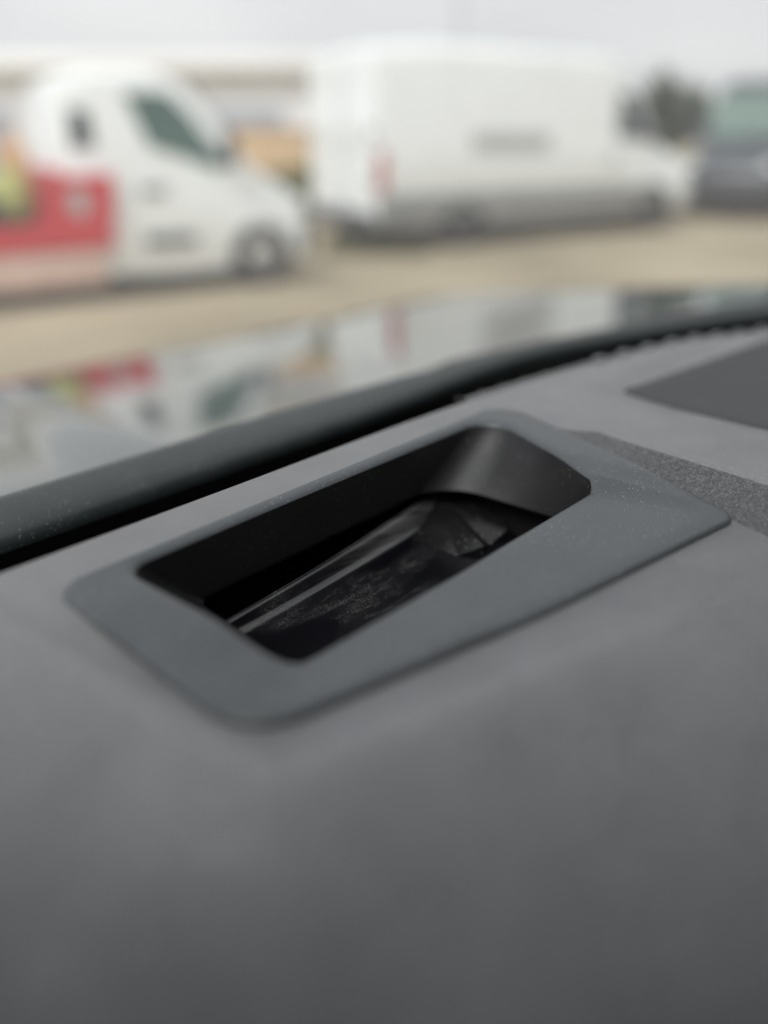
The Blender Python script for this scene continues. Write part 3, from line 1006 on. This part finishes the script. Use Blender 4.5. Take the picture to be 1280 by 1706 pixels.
def sack(name, m, loc, size, label, seed):
    rnd = random.Random(seed)
    bm = bmesh.new()
    bmesh.ops.create_icosphere(bm, subdivisions=4, radius=1)
    ph = [rnd.uniform(0, 6) for _ in range(6)]
    for v in bm.verts:
        c = v.co
        sq = 1 / max(1e-3, (abs(c.x) ** 3.2 + abs(c.y) ** 3.2 + abs(c.z) ** 3.2) ** (1 / 3.2))
        k = sq * (1 + 0.05 * math.sin(5 * c.x + ph[0]) + 0.05 * math.sin(6 * c.z + 4 * c.y + ph[1]))
        v.co = Vector((c.x * size[0] * k, c.y * size[1] * k, c.z * size[2] * k + size[2]))
    mb = MB(); mb.bm(bm)
    for v_ in range(1):
        mb.tube([(0, 0, size[2] * 1.95), (0.01, 0, size[2] * 2.12), (0.03, 0.01, size[2] * 2.3)], [0.05, 0.03, 0.06], 10)
    o = mb.build(name, m, None, smooth=60)
    o.location = loc
    o.rotation_euler = (0, 0, R(30.6))
    tag(o, label, 'sack', 'sacks on the truck bed')
sack('sack', M['lime'], on_truck(-2.40, -0.60, 0.742), (0.19, 0.20, 0.24), 'lime green sack on the truck bed, left of the orange one', 1)
sack('sack', M['orange'], on_truck(-2.27, -0.15, 0.742), (0.15, 0.2, 0.37), 'tall orange sack on the truck bed behind the red panel', 2)
cr = MB(); cr.box((0, 0, 0.13), (0.34, 0.4, 0.25), 0, 0.015); cr.box((0, 0, 0.27), (0.36, 0.42, 0.03), 0, 0.01)
co = cr.build('crate', M['crate'], None)
co.location = on_truck(-2.75, -0.78, 0.742); co.rotation_euler = (0, 0, R(30.6))
tag(co, 'charcoal plastic crate on the truck bed at the left edge', 'crate')

# ------------------------------------------------------------------ buildings and plants behind
wh = empty('warehouse', (-9.0, 27, 0))
tag(wh, 'long pale warehouse with white roof edge behind the truck', 'building')
b = MB(); b.box((0, 3, 1.7), (26, 6, 3.4)); b.build('wall', M['wallpaint'], wh)
b = MB(); b.box((0, 2.9, 3.64), (26.6, 7.0, 0.46), 0, 0.05); b.build('roof', M['fascia'], wh)
for i in range(5):
    b = MB(); b.box((-10 + i * 4.6, -0.03, 1.2), (3.6, 0.08, 2.35), 0, 0.02); b.build('roller_door', M['bluegrey'], wh)

wl_ = MB(); wl_.box((0, 0, 0.82), (9.0, 0.25, 1.64), 0, 0.02); wl_.box((0, 0, 1.67), (9.1, 0.36, 0.07), 0, 0.02)
ow = wl_.build('boundary_wall', M['ochre'], None)
ow.location = (-2.6, 17.6, 0)
tag(ow, 'low ochre wall showing between the truck and the white van', 'wall')

def leafy(name, loc, h, crown, n, leaf, m, label, cat, trunk_r=0.09, clumps=26, seed=1):
    rnd = random.Random(seed)
    root = empty(name, loc)
    t = MB()
    t.tube([(0, 0, 0), (0.03, 0.02, h * 0.25), (-0.03, 0.0, h * 0.5), (0.02, 0, h * 0.75)], [trunk_r, trunk_r * 0.8, trunk_r * 0.6, trunk_r * 0.3], 9)
    cl = []
    for _ in range(clumps):
        u = Vector((rnd.gauss(0, 1), rnd.gauss(0, 1), rnd.gauss(0, 1))).normalized() * rnd.random() ** 0.45
        cl.append((Vector((u.x * crown[0], u.y * crown[1], h - crown[2] + u.z * crown[2])), rnd.uniform(0.16, 0.34) * max(crown)))
    for c, _r in cl[:10]:
        t.tube([(0, 0, h * rnd.uniform(0.3, 0.6)), tuple(c * 0.6 + Vector((0, 0, h * 0.18))), tuple(c)], [trunk_r * 0.4, trunk_r * 0.25, trunk_r * 0.1], 6)
    t.build('trunk', M['bark'], root)
    q = MB()
    for c, r in cl:
        for _ in range(n // clumps):
            d = Vector((rnd.gauss(0, 1), rnd.gauss(0, 1), rnd.gauss(0, 1))) * 0.5 * r + c
            a = Vector((rnd.uniform(-1, 1), rnd.uniform(-1, 1), rnd.uniform(-1, 1))).normalized()
            bb = a.orthogonal().normalized()
            s = leaf * rnd.uniform(0.6, 1.3)
            q.add([d - a * s, d + bb * s * 0.5, d + a * s, d - bb * s * 0.5], [(0, 1, 2, 3)])
    q.build('crown', m, root, smooth=0)
    tag(root, label, cat)
    return root
leafy('tree', (8.35, 23.6, 0), 3.35, (1.3, 1.1, 1.3), 7500, 0.09, M['leaf'], 'dark green tree between the white van front and the dark van', 'tree', 0.1, 44, 3)
leafy('bush', (-1.75, 14.6, 0), 1.15, (0.5, 0.45, 0.5), 2400, 0.05, M['leaf2'], 'yellow green bush in front of the ochre wall', 'bush', 0.03, 18, 5)

wd = MB()
for i in range(2600):
    t = random.random()
    x = -0.9 + 1.6 * random.random(); y = 10.3 + 3.2 * t
    hgt = random.uniform(0.04, 0.16); a = random.uniform(0, 6.28)
    dx, dy = math.cos(a), math.sin(a)
    wd.add([(x - dx * 0.012, y - dy * 0.012, 0), (x + dx * 0.012, y + dy * 0.012, 0), (x + dy * 0.05, y - dx * 0.05, hgt)], [(0, 1, 2)])
tag(wd.build('weeds', M['weed'], None, smooth=0), 'low dry weeds on the sand behind the white van', 'weeds', kind='stuff')

ms = MB(); ms.tube([(0, 0, 0), (0, 0, 14)], [0.16, 0.09], 12); ms.box((0, 0, 14), (1.2, 0.3, 0.2))
mo = ms.build('lamp_mast', M['mast'], None)
mo.location = (5.0, 55, 0)
tag(mo, 'tall slim grey mast rising far behind the white van roof', 'mast')
